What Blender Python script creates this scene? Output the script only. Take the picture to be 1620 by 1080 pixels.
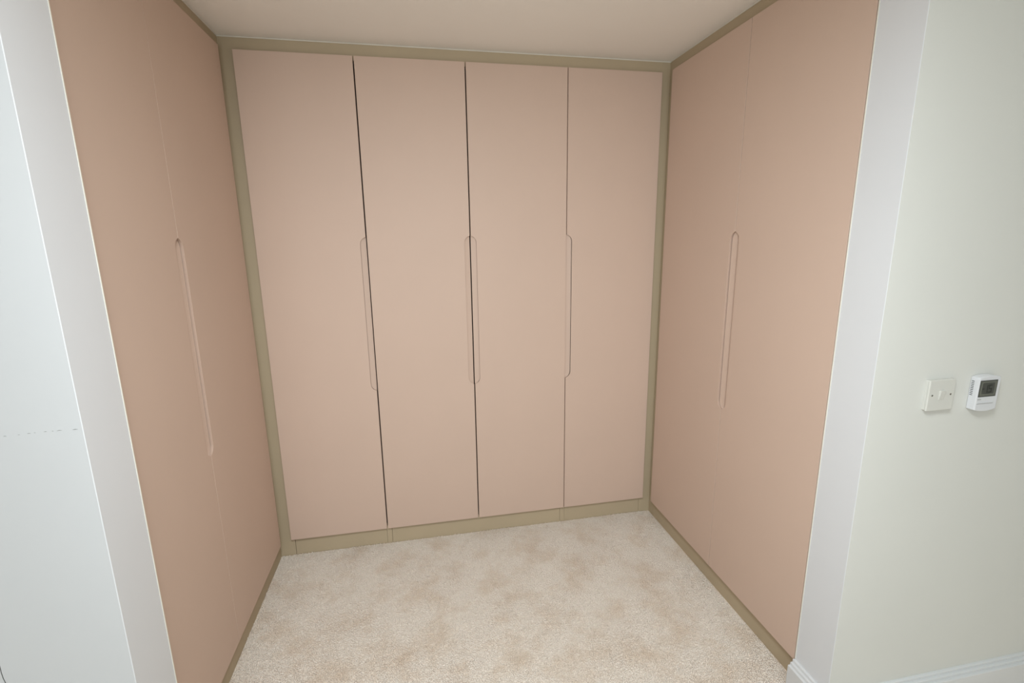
import bpy, bmesh, math, random
import numpy as np
from mathutils import Vector

random.seed(7)
for o_ in list(bpy.data.objects):
    bpy.data.objects.remove(o_)
scene = bpy.context.scene
COL = scene.collection

# ------------------------------------------------------------------ camera
cam_d = bpy.data.cameras.new('camera')
cam_d.sensor_fit = 'HORIZONTAL'
cam_d.sensor_width = 36.0
cam_d.lens = 768.095 * 36.0 / 1620.0
cam_d.clip_start = 0.02
cam = bpy.data.objects.new('camera', cam_d)
COL.objects.link(cam)
cam.location = (0.6973, -2.2162, 1.4586)
cam.rotation_euler = (math.radians(77.973), math.radians(0.752), math.radians(-11.109))
scene.camera = cam

# ------------------------------------------------------------------ world, lights, exposure
world = bpy.data.worlds.new('world')
scene.world = world
world.use_nodes = True
world.node_tree.nodes['Background'].inputs[0].default_value = (0.75, 0.85, 1.0, 1)
world.node_tree.nodes['Background'].inputs[1].default_value = 0.6

def area_light(name, loc, target, sx, sy, watts, color):
    d = bpy.data.lights.new(name, 'AREA')
    d.shape = 'RECTANGLE'
    d.size, d.size_y, d.energy, d.color = sx, sy, watts, color
    o = bpy.data.objects.new(name, d)
    COL.objects.link(o)
    o.location = loc
    o.rotation_euler = (Vector(target) - Vector(loc)).to_track_quat('-Z', 'Z').to_euler()
    return o

# daylight coming in through the bedroom window behind the camera
WIN = (-0.55, 1.25, 0.75, 1.95)            # x0, x1, z0, z1 of the window opening
REAR = -4.7
area_light('window_daylight', (0.35, REAR - 0.06, 1.35), (0.35, 0, 1.35), 1.8, 1.2, 32, (0.86, 0.95, 1.0))
# added overhead fill with no lamp in view, brightens carpet and walls
area_light('ceiling_fill', (0.72, -2.1, 2.19), (0.72, -2.1, 0), 0.5, 0.5, 33, (0.90, 0.965, 1.0))
# the photographer's flash on top of the camera
fl = bpy.data.lights.new('camera_flash', 'SPOT')
fl.energy, fl.color, fl.shadow_soft_size = 31, (0.91, 0.965, 1.0), 0.03
fl.spot_size, fl.spot_blend = math.radians(104), 1.0
flash = bpy.data.objects.new('camera_flash', fl)
COL.objects.link(flash)
flash.location = (0.66, -2.20, 1.56)
flash.rotation_euler = (Vector((1.22, 0.0, 0.85)) - flash.location).to_track_quat('-Z', 'Z').to_euler()

vs = scene.view_settings
vs.view_transform = 'Standard'
vs.look = 'None'
vs.exposure = 0.07
vs.gamma = 1.0
vs.use_curve_mapping = False

# ------------------------------------------------------------------ measured layout (metres)
W, H = 1.8716, 2.2240            # alcove width between the side plinths, ceiling height
ZT, ZB = 2.1725, 0.0887          # top and bottom of the doors
DX = [0.0559, 0.4953, 0.9398, 1.3841, 1.8233]   # back door edges
TD = 0.0206                      # door thickness
XR, YR = 1.8492, -0.5874         # right door face, gap between its doors
XL, YL = 0.0209, -0.6095         # left door face, gap
YC = -0.061                      # far edge of the side doors
HZ1, HZ0 = 1.4705, 0.7880        # top and bottom of the finger grooves
JX, JY = 1.8494, -1.0750         # right reveal plane and its back edge
KX, KY = 0.0591, -1.0673         # left reveal
JF = -1.2053                     # front wall face
HS = 0.0970                      # skirting height
BX0, BX1 = -1.9, 3.9             # bedroom side walls
DEP = 0.60                       # wardrobe depth

# ------------------------------------------------------------------ materials
def srgb(r, g, b):
    f = lambda c: (c / 255 / 12.92) if c / 255 <= 0.04045 else ((c / 255 + 0.055) / 1.055) ** 2.4
    return (f(r), f(g), f(b), 1.0)

def material(name, color, rough=0.6, spec=0.4, var=0.0, var_scale=6.0, bump=0.0, bump_scale=200.0, stretch=(1, 1, 1)):
    m = bpy.data.materials.new(name)
    m.use_nodes = True
    nt = m.node_tree
    b = nt.nodes['Principled BSDF']
    b.inputs['Base Color'].default_value = color
    b.inputs['Roughness'].default_value = rough
    b.inputs['Specular IOR Level'].default_value = spec
    tc = nt.nodes.new('ShaderNodeTexCoord')
    mp = nt.nodes.new('ShaderNodeMapping')
    mp.inputs['Scale'].default_value = stretch
    nt.links.new(tc.outputs['Object'], mp.inputs['Vector'])
    if var:
        n = nt.nodes.new('ShaderNodeTexNoise')
        n.inputs['Scale'].default_value = var_scale
        n.inputs['Detail'].default_value = 4
        nt.links.new(mp.outputs[0], n.inputs['Vector'])
        r = nt.nodes.new('ShaderNodeValToRGB')
        r.color_ramp.elements[0].position, r.color_ramp.elements[1].position = 0.3, 0.7
        r.color_ramp.elements[0].color = tuple(c * (1 - var) for c in color[:3]) + (1,)
        r.color_ramp.elements[1].color = tuple(min(1, c * (1 + var)) for c in color[:3]) + (1,)
        nt.links.new(n.outputs['Fac'], r.inputs['Fac'])
        nt.links.new(r.outputs['Color'], b.inputs['Base Color'])
    if bump:
        n2 = nt.nodes.new('ShaderNodeTexNoise')
        n2.inputs['Scale'].default_value = bump_scale
        n2.inputs['Detail'].default_value = 3
        nt.links.new(mp.outputs[0], n2.inputs['Vector'])
        bp = nt.nodes.new('ShaderNodeBump')
        bp.inputs['Strength'].default_value = bump
        bp.inputs['Distance'].default_value = 0.001
        nt.links.new(n2.outputs['Fac'], bp.inputs['Height'])
        nt.links.new(bp.outputs['Normal'], b.inputs['Normal'])
    return m

M_DOOR = material('door_matt_latte', (0.630, 0.476, 0.385, 1), 0.55, 0.3, 0.012, 3.0, 0.05, 350)
M_FRAME = material('frame_matt_stone', (0.500, 0.408, 0.278, 1), 0.55, 0.3, 0.02, 4.0, 0.05, 350)
M_CARC = material('carcass_board', (0.10, 0.085, 0.07, 1), 0.6, 0.3, 0.03, 5.0)  # shade inside the door gaps is put into this dark board colour
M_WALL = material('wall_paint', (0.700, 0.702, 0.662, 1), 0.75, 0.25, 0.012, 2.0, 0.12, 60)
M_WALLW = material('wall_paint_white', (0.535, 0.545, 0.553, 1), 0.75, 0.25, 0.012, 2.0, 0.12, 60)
M_REVEAL = material('reveal_gloss_paint', (0.710, 0.730, 0.750, 1), 0.5, 0.35, 0.012, 3.0, 0.08, 60)
M_CEIL = material('ceiling_paint', (0.93, 0.90, 0.84, 1), 0.85, 0.15, 0.012, 2.0, 0.10, 80)
M_SKIRT = material('skirting_satin', (0.70, 0.715, 0.72, 1), 0.35, 0.5, 0.01, 4.0)
M_SEAL = material('sealant_white', (0.80, 0.77, 0.68, 1), 0.5, 0.4, 0.02, 30)
M_PLAST = material('white_plastic', (0.655, 0.65, 0.605, 1), 0.3, 0.5, 0.01, 30)
M_PLAST2 = material('white_plastic_cool', (0.70, 0.71, 0.73, 1), 0.35, 0.5, 0.01, 30)
M_DARK = material('dark_slot', (0.03, 0.03, 0.028, 1), 0.6, 0.3, 0.1, 50)
M_SCREW = material('screw_brass_dull', (0.16, 0.14, 0.11, 1), 0.4, 0.5, 0.1, 90)
M_LCD = material('lcd_grey', (0.135, 0.14, 0.115, 1), 0.25, 0.5, 0.05, 40)
M_LCDB = material('lcd_bezel', (0.055, 0.058, 0.05, 1), 0.3, 0.5, 0.05, 40)
M_DIGIT = material('lcd_digit', (0.045, 0.05, 0.042, 1), 0.4, 0.4, 0.05, 40)
M_PRINT = material('grey_print', (0.33, 0.33, 0.32, 1), 0.5, 0.3, 0.05, 60)
M_CRACK = material('crack_grey', (0.30, 0.31, 0.30, 1), 0.9, 0.1, 0.3, 90)
M_CRACK2 = material('crack_dark', (0.10, 0.10, 0.095, 1), 0.9, 0.1, 0.3, 90)

def carpet_material():
    m = bpy.data.materials.new('carpet_twist_pile')
    m.use_nodes = True
    nt = m.node_tree
    b = nt.nodes['Principled BSDF']
    b.inputs['Roughness'].default_value = 0.95
    b.inputs['Sheen Weight'].default_value = 0.45
    b.inputs['Sheen Roughness'].default_value = 0.6
    b.inputs['Sheen Tint'].default_value = (1.0, 0.93, 0.86, 1)
    b.inputs['Specular IOR Level'].default_value = 0.05
    tc = nt.nodes.new('ShaderNodeTexCoord')
    def noise(scale, detail, rough):
        n = nt.nodes.new('ShaderNodeTexNoise')
        n.inputs['Scale'].default_value = scale
        n.inputs['Detail'].default_value = detail
        n.inputs['Roughness'].default_value = rough
        nt.links.new(tc.outputs['Object'], n.inputs['Vector'])
        return n
    def ramp(src, p0, p1, c0, c1):
        r = nt.nodes.new('ShaderNodeValToRGB')
        r.color_ramp.elements[0].position, r.color_ramp.elements[1].position = p0, p1
        r.color_ramp.elements[0].color, r.color_ramp.elements[1].color = c0, c1
        nt.links.new(src.outputs['Fac'], r.inputs['Fac'])
        return r
    big = ramp(noise(6.5, 6, 0.66), 0.31, 0.54, (0.86, 0.715, 0.575, 1), (0.99, 0.90, 0.80, 1))  # patches carry the light and dark of pile direction in the colour
    fine = ramp(noise(170, 2, 0.6), 0.30, 0.70, (0.83, 0.81, 0.78, 1), (1, 1, 1, 1))
    mx = nt.nodes.new('ShaderNodeMix')
    mx.data_type = 'RGBA'
    mx.blend_type = 'MULTIPLY'
    mx.inputs[0].default_value = 1.0
    nt.links.new(big.outputs['Color'], mx.inputs[6])
    nt.links.new(fine.outputs['Color'], mx.inputs[7])
    nt.links.new(mx.outputs[2], b.inputs['Base Color'])
    return m
M_CARPET = carpet_material()

# ------------------------------------------------------------------ builders
def link(name, me, mat, parent=None):
    me.materials.append(mat)
    o = bpy.data.objects.new(name, me)
    COL.objects.link(o)
    if parent:
        o.parent = parent
    return o

def finish(bm, name, mat, parent=None, bevel=0.0, smooth=False, seg=2):
    bmesh.ops.remove_doubles(bm, verts=bm.verts, dist=1e-6)
    bmesh.ops.recalc_face_normals(bm, faces=bm.faces)
    if bevel:
        es = [e for e in bm.edges if len(e.link_faces) == 2 and e.calc_face_angle(0) > math.radians(25)]
        bmesh.ops.bevel(bm, geom=es, offset=bevel, segments=seg, profile=0.5, affect='EDGES', clamp_overlap=True)
    me = bpy.data.meshes.new(name)
    bm.to_mesh(me)
    bm.free()
    if smooth:
        for p in me.polygons:
            p.use_smooth = True
    return link(name, me, mat, parent)

def add_box(bm, x0, x1, y0, y1, z0, z1):
    v = [bm.verts.new((x, y, z)) for x in (x0, x1) for y in (y0, y1) for z in (z0, z1)]
    for f in ((0, 1, 3, 2), (4, 6, 7, 5), (0, 4, 5, 1), (2, 3, 7, 6), (0, 2, 6, 4), (1, 5, 7, 3)):
        bm.faces.new([v[i] for i in f])

def box(name, x0, x1, y0, y1, z0, z1, mat, parent=None, bevel=0.0):
    bm = bmesh.new()
    add_box(bm, x0, x1, y0, y1, z0, z1)
    return finish(bm, name, mat, parent, bevel)

def add_prism(bm, pts, fn, d0, d1):
    """pts: outline (u, v); fn(u, v, d) -> world point; extruded from depth d0 to d1."""
    a = [bm.verts.new(fn(u, v, d0)) for u, v in pts]
    b = [bm.verts.new(fn(u, v, d1)) for u, v in pts]
    bm.faces.new(a)
    bm.faces.new(b[::-1])
    n = len(pts)
    for i in range(n):
        j = (i + 1) % n
        bm.faces.new((a[j], a[i], b[i], b[j]))

def prism(name, pts, fn, d0, d1, mat, parent=None, bevel=0.0):
    bm = bmesh.new()
    add_prism(bm, pts, fn, d0, d1)
    return finish(bm, name, mat, parent, bevel)

def structure(o):
    o['kind'] = 'structure'
    return o

def tag(o, label, cat, group=None):
    o['label'] = label
    o['category'] = cat
    if group:
        o['group'] = group
    return o

def empty(name, loc=(0, 0, 0)):
    o = bpy.data.objects.new(name, None)
    o.empty_display_size = 0.1
    o.location = loc
    COL.objects.link(o)
    return o

def sub(o, root):
    """parent o (built in world coordinates) under root, keeping its place"""
    o.parent = root
    o.matrix_parent_inverse.identity()
    o.data.transform(__import__('mathutils').Matrix.Translation(-Vector(root.location)))
    return o

# ------------------------------------------------------------------ room shell
structure(box('floor', BX0 - 0.1, BX1 + 0.1, REAR - 0.15, 0.80, -0.15, -0.0050, M_CARPET))
structure(box('ceiling', BX0 - 0.1, BX1 + 0.1, REAR - 0.15, 0.80, H, H + 0.12, M_CEIL))
structure(box('wall_back', -0.75, W + 0.75, DEP + 0.03, DEP + 0.15, -0.012, H, M_WALL))
structure(box('wall_alcove_left', -0.75, -DEP - 0.03, KY, DEP + 0.03, -0.012, H, M_WALL))
structure(box('wall_alcove_right', W + DEP + 0.03, W + 0.75, JY, DEP + 0.03, -0.012, H, M_WALL))

# the two wall ends either side of the opening: painted face and reveal
def partition(name, x0, x1, y0, y1, corner_x, paint=None):
    bm = bmesh.new()
    add_box(bm, x0, x1, y0, y1, -0.012, H)
    es = [e for e in bm.edges if all(abs(v.co.x - corner_x) < 1e-5 for v in e.verts)
          and abs(e.verts[0].co.z - e.verts[1].co.z) > 1]
    bmesh.ops.bevel(bm, geom=es, offset=0.0011, segments=2, profile=0.5, affect='EDGES')
    o = structure(finish(bm, name, paint or M_WALL))
    o.data.materials.append(M_REVEAL)
    for p in o.data.polygons:
        if abs(p.normal.x) > 0.3 and abs(p.center.x - corner_x) < 0.004:
            p.material_index = 1
    return o
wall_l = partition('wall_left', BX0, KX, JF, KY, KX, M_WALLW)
wall_r = partition('wall_right', JX, BX1, JF, JY, JX)
box('sealant_bead', KX, KX + 0.0012, KY - 0.0030, KY, 0.10, H - 0.001, M_SEAL, wall_l, 0.0004)
box('sealant_bead', JX - 0.0014, JX, JY - 0.0030, JY, 0.10, H - 0.001, M_SEAL, wall_r, 0.0004)
structure(box('wall_bedroom_left', BX0 - 0.1, BX0, REAR, JF, -0.012, H, M_WALL))
structure(box('wall_bedroom_right', BX1, BX1 + 0.1, REAR, JF, -0.012, H, M_WALL))
bm = bmesh.new()
add_box(bm, BX0 - 0.1, WIN[0], REAR - 0.15, REAR, -0.012, H)
add_box(bm, WIN[1], BX1 + 0.1, REAR - 0.15, REAR, -0.012, H)
add_box(bm, WIN[0], WIN[1], REAR - 0.15, REAR, -0.012, WIN[2])
add_box(bm, WIN[0], WIN[1], REAR - 0.15, REAR, WIN[3], H)
structure(finish(bm, 'wall_rear', M_WALL))
for num, (x0, x1, z0, z1) in ((1, WIN),):
    win = structure(empty('window_%d' % num, (x0, REAR, z0)))
    for a in ((x0, x0 + .04, z0, z1), (x1 - .04, x1, z0, z1), (x0 + .04, x1 - .04, z0, z0 + .04), (x0 + .04, x1 - .04, z1 - .04, z1),
              ((x0 + x1) / 2 - .02, (x0 + x1) / 2 + .02, z0 + .04, z1 - .04)):
        sub(box('window_frame', a[0], a[1], REAR - .05, REAR - .005, a[2], a[3], M_SKIRT, None, .003), win)

# hairline cracks in the plaster of the left wall
def ribbon(name, pts, width, mat, parent):
    """thin raised seam following pts (x, z) on the front wall face"""
    bm = bmesh.new()
    row = []
    for i, (x, z) in enumerate(pts):
        a = Vector(pts[max(0, i - 1)]); b = Vector(pts[min(len(pts) - 1, i + 1)])
        t = (b - a).normalized()
        n = Vector((-t.y, t.x)) * width * (0.5 if 0 < i < len(pts) - 1 else 0.15)
        row.append([bm.verts.new((x + s * n.x, JF - d, z + s * n.y)) for s, d in ((-1, -0.0005), (-1, 0.0003), (1, 0.0003), (1, -0.0005))])
    for p, q in zip(row[:-1], row[1:]):
        for k in range(4):
            bm.faces.new((p[k], p[(k + 1) % 4], q[(k + 1) % 4], q[k]))
    bm.faces.new(row[0]); bm.faces.new(row[-1][::-1])
    return finish(bm, name, mat, parent)
for x0, x1, z0 in ((-.0705, -.0655, 1.1113), (-.0475, -.0440, 1.1119), (-.0322, -.0265, 1.1131), (-.0210, -.0185, 1.1136),
                   (-.0050, -.0005, 1.1141), (.0080, .0105, 1.1142), (.0160, .0240, 1.1145), (.0420, .0505, 1.1142)):
    ribbon('hairline_crack', [(x0, z0), ((x0 + x1) / 2, z0 + .0004), (x1, z0 + .0001)], 0.0011, M_CRACK, wall_l)
ribbon('hairline_crack', [(-.1735, .640), (-.1722, .6254), (-.1726, .6102), (-.1721, .5963), (-.1702, .5835), (-.167, .570), (-.162, .556)],
       0.0014, M_CRACK2, wall_l)

# skirting: stepped profile (thickness, height) swept round the wall ends with a mitre
PROF = [(0.0, 0.0), (0.0240, 0.0), (0.0240, HS - 0.0205), (0.0228, HS - 0.0190), (0.0162, HS - 0.0190), (0.0160, HS - 0.0110),
        (0.0148, HS - 0.0096), (0.0082, HS - 0.0096), (0.0080, HS - 0.0014), (0.0066, HS), (0.0, HS)]
def skirting(name, path, normals):
    bm = bmesh.new()
    rings = []
    for i, p in enumerate(path):
        if i == 0: off = Vector(normals[0])
        elif i == len(path) - 1: off = Vector(normals[-1])
        else: off = Vector(normals[i - 1]) + Vector(normals[i])
        rings.append([bm.verts.new((p[0] + off.x * t, p[1] + off.y * t, -0.012 + (z + 0.012) if z else -0.012)) for t, z in PROF])
    n = len(PROF)
    for a, b in zip(rings[:-1], rings[1:]):
        for k in range(n):
            bm.faces.new((a[k], a[(k + 1) % n], b[(k + 1) % n], b[k]))
    bm.faces.new(rings[0]); bm.faces.new(rings[-1][::-1])
    return structure(finish(bm, name, M_SKIRT))
skirting('baseboard_right', [(JX, JY), (JX, JF), (BX1, JF)], [(-1, 0), (0, -1)])
skirting('baseboard_left', [(KX, KY), (KX, JF), (BX0, JF)], [(1, 0), (0, -1)])

# ------------------------------------------------------------------ fitted frame round the wardrobes
def infill(name, args, seal):
    o = structure(box(name, *args, M_FRAME))
    if seal:
        box('sealant_bead', *seal, M_SEAL, o, 0.001)
    return o
infill('trim_1', (0.0, W, 0.0, 0.02, ZT - 0.012, H - 0.0002), (0.0, W, -0.0035, 0.0, H - 0.0035, H - 0.0002))
infill('trim_2', (-0.02, 0.0, KY + 0.001, 0.0, ZT - 0.012, H - 0.0002), (0.0, 0.003, KY + 0.001, -0.0036, H - 0.003, H - 0.0002))
infill('trim_3', (W, W + 0.02, JY + 0.001, 0.0, ZT - 0.012, H - 0.0002), (W - 0.003, W, JY + 0.001, -0.0036, H - 0.003, H - 0.0002))
infill('trim_4', (0.0, 0.0664, 0.0, 0.02, -0.005, ZT - 0.012), None)
infill('trim_5', (1.812, W, 0.0, 0.02, -0.005, ZT - 0.012), None)
infill('trim_6', (-0.02, 0.0, -0.052, -0.0005, -0.005, ZT - 0.012), None)
infill('trim_7', (W, W + 0.02, -0.052, -0.0005, -0.005, ZT - 0.012), None)

# ------------------------------------------------------------------ wardrobes
# groove outline measured from the door edge: gw wide, rounded ends
GW, GRISE = 0.0240, 0.031
def groove_pts(sign, edge, grow=0.0, n=9):
    """half of a long rounded slot; starts and ends on the door edge; sign = direction into the door"""
    gw, gr, z1, z0 = GW + grow, GRISE + grow, HZ1 + grow, HZ0 - grow
    th = 2 * math.atan(gw / gr)
    r = gr / math.sin(th)
    top, bot = [], []
    for i in range(n + 1):
        a = th * (1 - i / n)
        top.append((edge + sign * (gw - r * (1 - math.cos(a))), z1 - gr + r * math.sin(a)))
    for i in range(n + 1):
        a = th * i / n
        bot.append((edge + sign * (gw - r * (1 - math.cos(a))), z0 + gr - r * math.sin(a)))
    return top + bot

def door(parent, u0, u1, fn, groove_side, out):
    """fn(u, z, d): d = 0 at the front face, growing inwards; groove on the u0 ('lo') or u1 ('hi') edge"""
    edge = u0 if groove_side == 'lo' else u1
    far = u1 if groove_side == 'lo' else u0
    sgn = 1 if groove_side == 'lo' else -1
    g = groove_pts(sgn, edge)
    gb = groove_pts(sgn, edge, 0.007)                # the slot is undercut behind the face
    ring = lambda q: [(edge, ZT)] + q + [(edge, ZB), (far, ZB), (far, ZT)]
    bm = bmesh.new()
    A_ = [bm.verts.new(fn(u, z, 0.0)) for u, z in ring(g)]
    B_ = [bm.verts.new(fn(u, z, TD)) for u, z in ring(gb)]
    bm.faces.new(A_)
    bm.faces.new(B_[::-1])
    for i in range(len(A_)):
        j = (i + 1) % len(A_)
        bm.faces.new((A_[j], A_[i], B_[i], B_[j]))
    bmesh.ops.recalc_face_normals(bm, faces=bm.faces)
    front = Vector(out)
    es = [e for e in bm.edges if len(e.link_faces) == 2 and e.calc_face_angle(0) > 1.0
          and any(f.normal.dot(front) > 0.9 for f in e.link_faces)]
    bmesh.ops.bevel(bm, geom=es, offset=0.0005, segments=1, profile=0.5, affect='EDGES')
    d = finish(bm, 'door', M_DOOR)
    # scooped finger pull filling the slot, set back from the face
    bm = bmesh.new()
    zs = groove_pts(sgn, edge, 0.0028)
    rows = []
    SS = (0.0, 0.045, 0.09, 0.125, 0.35, 0.7, 1.0)   # fine steps beside the wall: a narrow quirk, then the scoop
    K = len(SS) - 1
    for (u, z) in zs:
        row = []
        for s in SS:
            uu = u + (edge - u) * s
            into = (uu - edge) * sgn / GW            # 1 at the inner wall, 0 at the door edge
            row.append(bm.verts.new(fn(uu, z, 0.0082 + 0.0060 * s + (0.0065 if s < 0.1 else 0.0))))
        rows.append(row)
    back = []
    for (u, z) in zs:
        back.append((bm.verts.new(fn(u, z, TD - 0.001)), bm.verts.new(fn(edge, z, TD - 0.001))))
    for a, b in zip(rows[:-1], rows[1:]):
        for k in range(K):
            vs_ = [a[k], a[k + 1], b[k + 1], b[k]]
            bm.faces.new(vs_)
    for i in range(len(zs) - 1):
        bm.faces.new((back[i][0], back[i + 1][0], back[i + 1][1], back[i][1]))
        bm.faces.new((rows[i][0], back[i][0], back[i + 1][0], rows[i + 1][0])[::-1])
        bm.faces.new((rows[i][K], rows[i + 1][K], back[i + 1][1], back[i][1])[::-1])
    pull = finish(bm, 'finger_pull', M_DOOR)
    sub(d, parent)
    sub(pull, parent)
    pull.parent = d
    pull['label'] = 'routed finger groove in the door edge'
    return d

def fn_back(u, z, d): return (u, -0.0216 + d, z)
def fn_left(u, z, d): return (XL - d, u, z)
def fn_right(u, z, d): return (XR + d, u, z)

def carcass(parent, x0, x1, y0, y1, openside, z1=ZT - 0.013):
    """open-fronted box of 18 mm board"""
    b = 0.018
    bm = bmesh.new()
    if openside == 'y':
        add_box(bm, x0, x0 + b, y0, y1, 0.0, z1)
        add_box(bm, x1 - b, x1, y0, y1, 0.0, z1)
        add_box(bm, x0 + b, x1 - b, y1 - b, y1, 0.0, z1)
        add_box(bm, x0 + b, x1 - b, y0, y1 - b, z1 - b, z1)
        add_box(bm, x0 + b, x1 - b, y0, y1 - b, ZB + 0.006, ZB + 0.006 + b)
    else:
        add_box(bm, x0, x1, y0, y0 + b, 0.0, z1)
        add_box(bm, x0, x1, y1 - b, y1, 0.0, z1)
        xb = (x0, x0 + b) if openside == '+x' else (x1 - b, x1)
        xi = (x0 + b, x1) if openside == '+x' else (x0, x1 - b)
        add_box(bm, xb[0], xb[1], y0 + b, y1 - b, 0.0, z1)
        add_box(bm, xi[0], xi[1], y0 + b, y1 - b, z1 - b, z1)
        add_box(bm, xi[0], xi[1], y0 + b, y1 - b, ZB + 0.006, ZB + 0.006 + b)
    bmesh.ops.translate(bm, verts=bm.verts, vec=(0, 0, -0.0))
    return sub(finish(bm, 'carcass', M_CARC), parent)

GAP = 0.0026
P1, P2 = (0.4905, 0.5135), (1.3685, 1.3925)       # side panels that run down to the carpet
def unit_back(label, x0, x1, doors, panels, px0, px1):
    r = empty('wardrobe', ((x0 + x1) / 2, 0.0, -0.005))
    carcass(r, x0, x1, 0.021, DEP + 0.02, 'y')
    sub(box('plinth', px0, px1, 0.0015, 0.0195, -0.005, ZB + 0.005, M_FRAME, None, 0.0005), r)
    for a in panels:
        sub(box('end_panel', a[0], a[1], -0.0008, 0.0195, -0.005, ZB + 0.005, M_FRAME, None, 0.0006), r)
    for u0, u1, s in doors:
        door(r, u0, u1, fn_back, s, (0, -1, 0))
    return tag(r, label, 'wardrobe', 'fitted wardrobe units round the alcove')

unit_back('single-door wardrobe at the left end of the back run, grip on its right edge',
          0.0670, 0.4870, [(DX[0], DX[1] - GAP, 'hi')], [P1], 0.0678, P1[0] - 0.0008)
unit_back('double-door wardrobe in the middle of the back run, its two finger grips meeting',
          0.5040, 1.3750, [(DX[1] + GAP, DX[2] - GAP, 'hi'), (DX[2] + GAP, DX[3] - 0.0018, 'lo')], [], P1[1] + 0.0010, P2[0] - 0.0006)
unit_back('single-door wardrobe at the right end of the back run, grip on its left edge',
          1.3930, 1.8115, [(DX[3] + 0.0018, DX[4], 'lo')], [P2], P2[1] + 0.0010, 1.8115)

def unit_side(label, side):
    if side == 'left':
        r = empty('wardrobe', (0.0, (KY + YC) / 2, -0.005))
        carcass(r, -DEP - 0.02, -0.021, KY + 0.003, -0.002, '+x')
        sub(box('plinth', -0.0195, 0.0, KY + 0.003, -0.0526, -0.005, ZB + 0.005, M_FRAME, None, 0.0005), r)
        door(r, YL + 0.0007, YC, fn_left, 'lo', (1, 0, 0))
        door(r, KY + 0.004, YL - 0.0007, fn_left, 'hi', (1, 0, 0))
    else:
        r = empty('wardrobe', (W, (JY + YC) / 2, -0.005))
        carcass(r, W + 0.021, W + DEP + 0.02, JY + 0.003, -0.002, '-x')
        sub(box('plinth', W, W + 0.0195, JY + 0.003, -0.0526, -0.005, ZB + 0.005, M_FRAME, None, 0.0005), r)
        door(r, YR + 0.0013, YC, fn_right, 'lo', (-1, 0, 0))
        door(r, JY + 0.004, YR - 0.0013, fn_right, 'hi', (-1, 0, 0))
    return tag(r, label, 'wardrobe', 'fitted wardrobe units round the alcove')
unit_side('latte double-door wardrobe along the left side beside the bare white wall', 'left')
unit_side('latte double-door wardrobe along the right side, nearest the light switch', 'right')

# ------------------------------------------------------------------ light switch
def rounded_rect(x0, x1, z0, z1, r, n=5):
    pts = []
    for cx, cz, a0 in ((x1 - r, z1 - r, 0), (x0 + r, z1 - r, 90), (x0 + r, z0 + r, 180), (x1 - r, z0 + r, 270)):
        for i in range(n + 1):
            a = math.radians(a0 + 90 * i / n)
            pts.append((cx + r * math.cos(a), cz + r * math.sin(a)))
    return pts
def fn_wall(u, z, d): return (u, JF - d, z)          # d grows out of the wall

sx0, sx1, sz0, sz1 = 2.0165, 2.1010, 0.9890, 1.0750
sw = empty('light_switch', ((sx0 + sx1) / 2, JF, sz0))
sub(prism('back_box', rounded_rect(sx0 + .001, sx1 - .001, sz0 + .001, sz1 - .001, .003), fn_wall, 0.0, 0.0075, M_PLAST, None, 0.0005), sw)
sub(prism('face_plate', rounded_rect(sx0, sx1, sz0, sz1, .003), fn_wall, 0.0076, 0.0135, M_PLAST, None, 0.0018), sw)
sc = ((sx0 + sx1) / 2, (sz0 + sz1) / 2 + .0005)
bm = bmesh.new()                                    # rocker, tilted: its top edge stands proud
rw, rh = 0.0085, 0.0130
vt = []
for (u, z, d) in ((-rw, -rh, .0130), (rw, -rh, .0130), (rw, rh, .0130), (-rw, rh, .0130),
                  (-rw + .0006, -rh + .0006, .0146), (rw - .0006, -rh + .0006, .0146), (rw - .0006, rh - .0008, .0185), (-rw + .0006, rh - .0008, .0185)):
    vt.append(bm.verts.new(fn_wall(sc[0] + u, sc[1] + z, d)))
for f in ((0, 1, 2, 3), (4, 5, 6, 7), (0, 1, 5, 4), (1, 2, 6, 5), (2, 3, 7, 6), (3, 0, 4, 7)):
    bm.faces.new([vt[i] for i in f])
sub(finish(bm, 'rocker', M_PLAST, None, 0.0007), sw)
for s in (-1, 1):
    c = (sc[0] + s * 0.0300, sc[1] + .0005)
    pts = [(c[0] + .0027 * math.cos(a), c[1] + .0027 * math.sin(a)) for a in [2 * math.pi * i / 14 for i in range(14)]]
    scr = sub(prism('screw', pts, fn_wall, 0.0120, 0.0138, M_SCREW, None, 0.0002), sw)
    sl = sub(prism('slot', [(c[0] - .0022, c[1] - .0012), (c[0] - .0016, c[1] - .0018), (c[0] + .0022, c[1] + .0012), (c[0] + .0016, c[1] + .0018)],
                   fn_wall, 0.0130, 0.0140, M_DARK), sw)
    sl.parent = scr
    scr['label'] = 'small dark screw'
tag(sw, 'square white light switch with one small rocker, left of the thermostat', 'light switch')

# ------------------------------------------------------------------ thermostat
tx0, tx1, tz0, tz1, TDP = 2.1665, 2.2400, 0.9830, 1.0740, 0.0225
th = empty('thermostat', ((tx0 + tx1) / 2, JF, tz0))
def bowed(x0, x1, z0, z1, bow, n=10):
    pts = []
    for i in range(n + 1):
        s = i / n
        pts.append((x0 + (x1 - x0) * s, z0 - bow * (1 - (2 * s - 1) ** 2)))
    for i in range(n + 1):
        s = 1 - i / n
        pts.append((x0 + (x1 - x0) * s, z1 + bow * (1 - (2 * s - 1) ** 2)))
    return pts
sub(prism('housing', bowed(tx0, tx1, tz0, tz1, 0.0055), fn_wall, 0.0, TDP, M_PLAST2, None, 0.0028), th)
lx0, lx1, lz0, lz1 = 2.1700, 2.2285, 1.0205, 1.0670
bez = sub(prism('screen_bezel', rounded_rect(lx0, lx1, lz0, lz1, .0008), fn_wall, TDP - 0.001, TDP + 0.0006, M_LCDB), th)
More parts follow.
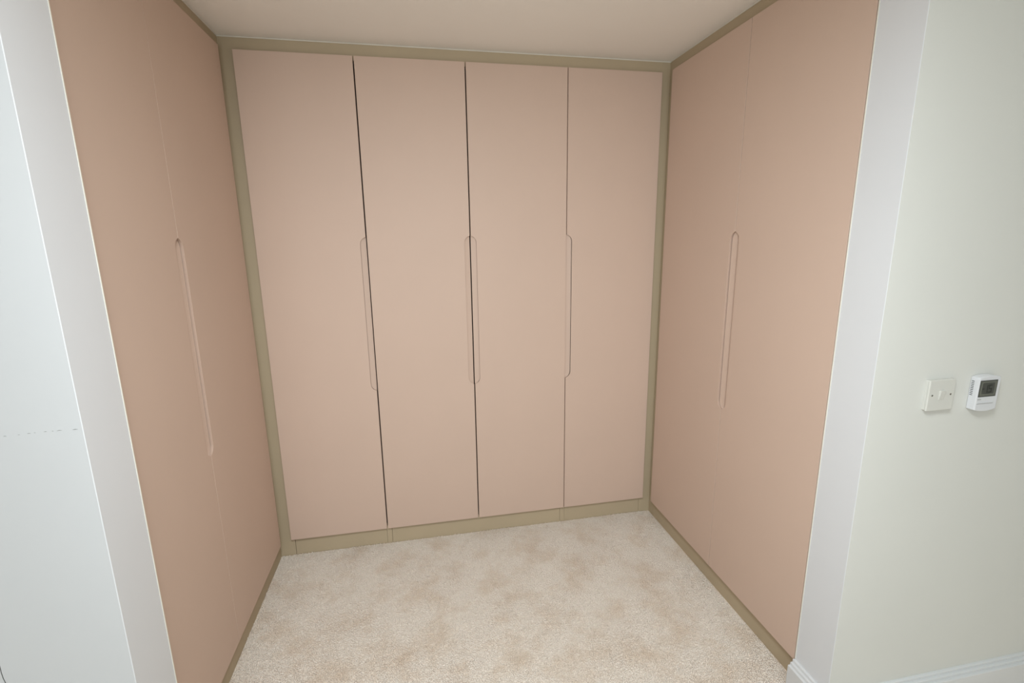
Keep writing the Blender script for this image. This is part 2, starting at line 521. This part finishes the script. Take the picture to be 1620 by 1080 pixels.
lcd = sub(prism('screen', rounded_rect(lx0 + .0028, lx1 - .0028, lz0 + .0028, lz1 - .0030, .001), fn_wall, TDP, TDP + 0.0009, M_LCD), th)
def fn_lcd(u, z, d): return fn_wall(u, z, d)
sub(prism('display_field', rounded_rect(lx0 + .0085, lx1 - .0085, lz0 + .0075, lz1 - .0070, .004), fn_wall, TDP + .0008, TDP + .00105, M_LCDB), th)
# seven-segment reading "15"
def segment_digit(ch, x, z, w, h, t):
    segs = {'a': (0, h - t, w, h), 'g': (0, h / 2 - t / 2, w, h / 2 + t / 2), 'd': (0, 0, w, t),
            'f': (0, h / 2, t, h), 'b': (w - t, h / 2, w, h), 'e': (0, 0, t, h / 2), 'c': (w - t, 0, w, h / 2)}
    bm = bmesh.new()
    for k in {'1': 'bc', '5': 'afgcd', '-': 'g'}[ch]:
        a = segs[k]
        add_prism(bm, [(x + a[0], z + a[1]), (x + a[2], z + a[1]), (x + a[2], z + a[3]), (x + a[0], z + a[3])], fn_wall, TDP + .0010, TDP + .0013)
    o = sub(finish(bm, 'digit', M_DIGIT2), th)
    o.parent = lcd
    return o
M_DIGIT2 = material('lcd_digit_shade', (0.020, 0.022, 0.018, 1), 0.4, 0.4, 0.05, 40)
segment_digit('1', 2.1895, 1.0320, 0.0080, 0.0220, 0.0024)
segment_digit('5', 2.2005, 1.0320, 0.0105, 0.0220, 0.0026)
segment_digit('-', 2.1800, 1.0360, 0.0060, 0.0150, 0.0022)
sub(prism('maker_print', rounded_rect(2.1705, 2.1830, 1.0126, 1.0143, .0004), fn_wall, TDP - .0003, TDP + .0003, M_PRINT), th)
sub(prism('flap_seam', rounded_rect(2.1705, 2.2255, 1.0003, 1.0016, .0004), fn_wall, TDP - .0003, TDP + .0003, M_PRINT), th)
sub(prism('flap_lip', rounded_rect(2.1705, 2.2255, 1.0020, 1.0050, .0006), fn_wall, TDP - .0003, TDP + .0014, M_PLAST2, None, .0004), th)
for i in range(9):                                  # cooling slots down the left side
    z = 1.0625 - i * 0.0048
    sub(box('vent_slot', tx0 - 0.0003, tx0 + 0.0008, JF - 0.0105, JF - 0.0040, z - 0.0009, z + 0.0009, M_DARK), th)
tag(th, 'white wall thermostat with a dark grey screen, right of the light switch', 'thermostat')

# ------------------------------------------------------------------ carpet pile
def carpet():
    rng = np.random.default_rng(3)
    sp = 0.0046
    def grid(x0, x1, y0, y1):
        xs, ys = np.meshgrid(np.arange(x0, x1, sp), np.arange(y0, y1, sp))
        p = np.stack([xs.ravel(), ys.ravel()], 1)
        p += rng.uniform(-0.45, 0.45, p.shape) * sp
        return p
    P = np.concatenate([grid(0.005, W - 0.004, JF, -0.004), grid(0.005, W - 0.004, -1.9, JF - 0.001)])
    # keep clear of the skirting returns
    k = ~((P[:, 1] < JY + 0.004) & (P[:, 1] > JF - 0.027) & ((P[:, 0] > JX - 0.026) | (P[:, 0] < KX + 0.026)))
    P = P[k]
    n = len(P)
    # brushed pile: the lean of the tufts drifts over the floor
    def field(f, ph):
        return (np.sin(P[:, 0] * f + ph) * np.cos(P[:, 1] * f * 1.3 + 2 * ph)
                + 0.6 * np.sin(P[:, 0] * f * 2.3 - P[:, 1] * f * 1.7 + ph * 3))
    lean = np.stack([field(11, .4) * .0010, field(9, 1.7) * .0012], 1) + rng.normal(0, .0013, (n, 2))
    h = rng.uniform(0.0028, 0.0052, n)
    r = rng.uniform(0.0030, 0.0042, n)
    a0 = rng.uniform(0, 2 * np.pi, n)
    V = np.empty((n, 6, 3), np.float32)
    for i in range(3):
        a = a0 + i * 2 * np.pi / 3
        V[:, i, 0] = P[:, 0] + r * np.cos(a); V[:, i, 1] = P[:, 1] + r * np.sin(a); V[:, i, 2] = -0.0056
        b = a + 0.7
        V[:, 3 + i, 0] = P[:, 0] + lean[:, 0] + .95 * r * np.cos(b)
        V[:, 3 + i, 1] = P[:, 1] + lean[:, 1] + .95 * r * np.sin(b)
        V[:, 3 + i, 2] = -0.005 + h
    F = np.array([[0, 1, 4], [0, 4, 3], [1, 2, 5], [1, 5, 4], [2, 0, 3], [2, 3, 5], [3, 4, 5]], np.int32)
    idx = (F[None] + (np.arange(n, dtype=np.int32) * 6)[:, None, None]).reshape(-1)
    me = bpy.data.meshes.new('carpet_pile')
    me.vertices.add(n * 6); me.vertices.foreach_set('co', V.ravel())
    nf = n * 7
    me.loops.add(nf * 3); me.loops.foreach_set('vertex_index', idx)
    me.polygons.add(nf); me.polygons.foreach_set('loop_start', np.arange(0, nf * 3, 3, dtype=np.int32))
    me.update(calc_edges=True)
    o = link('carpet_pile', me, M_CARPET)
    o['kind'] = 'stuff'
    return tag(o, 'mottled beige deep-pile carpet covering the alcove floor', 'carpet')
carpet()
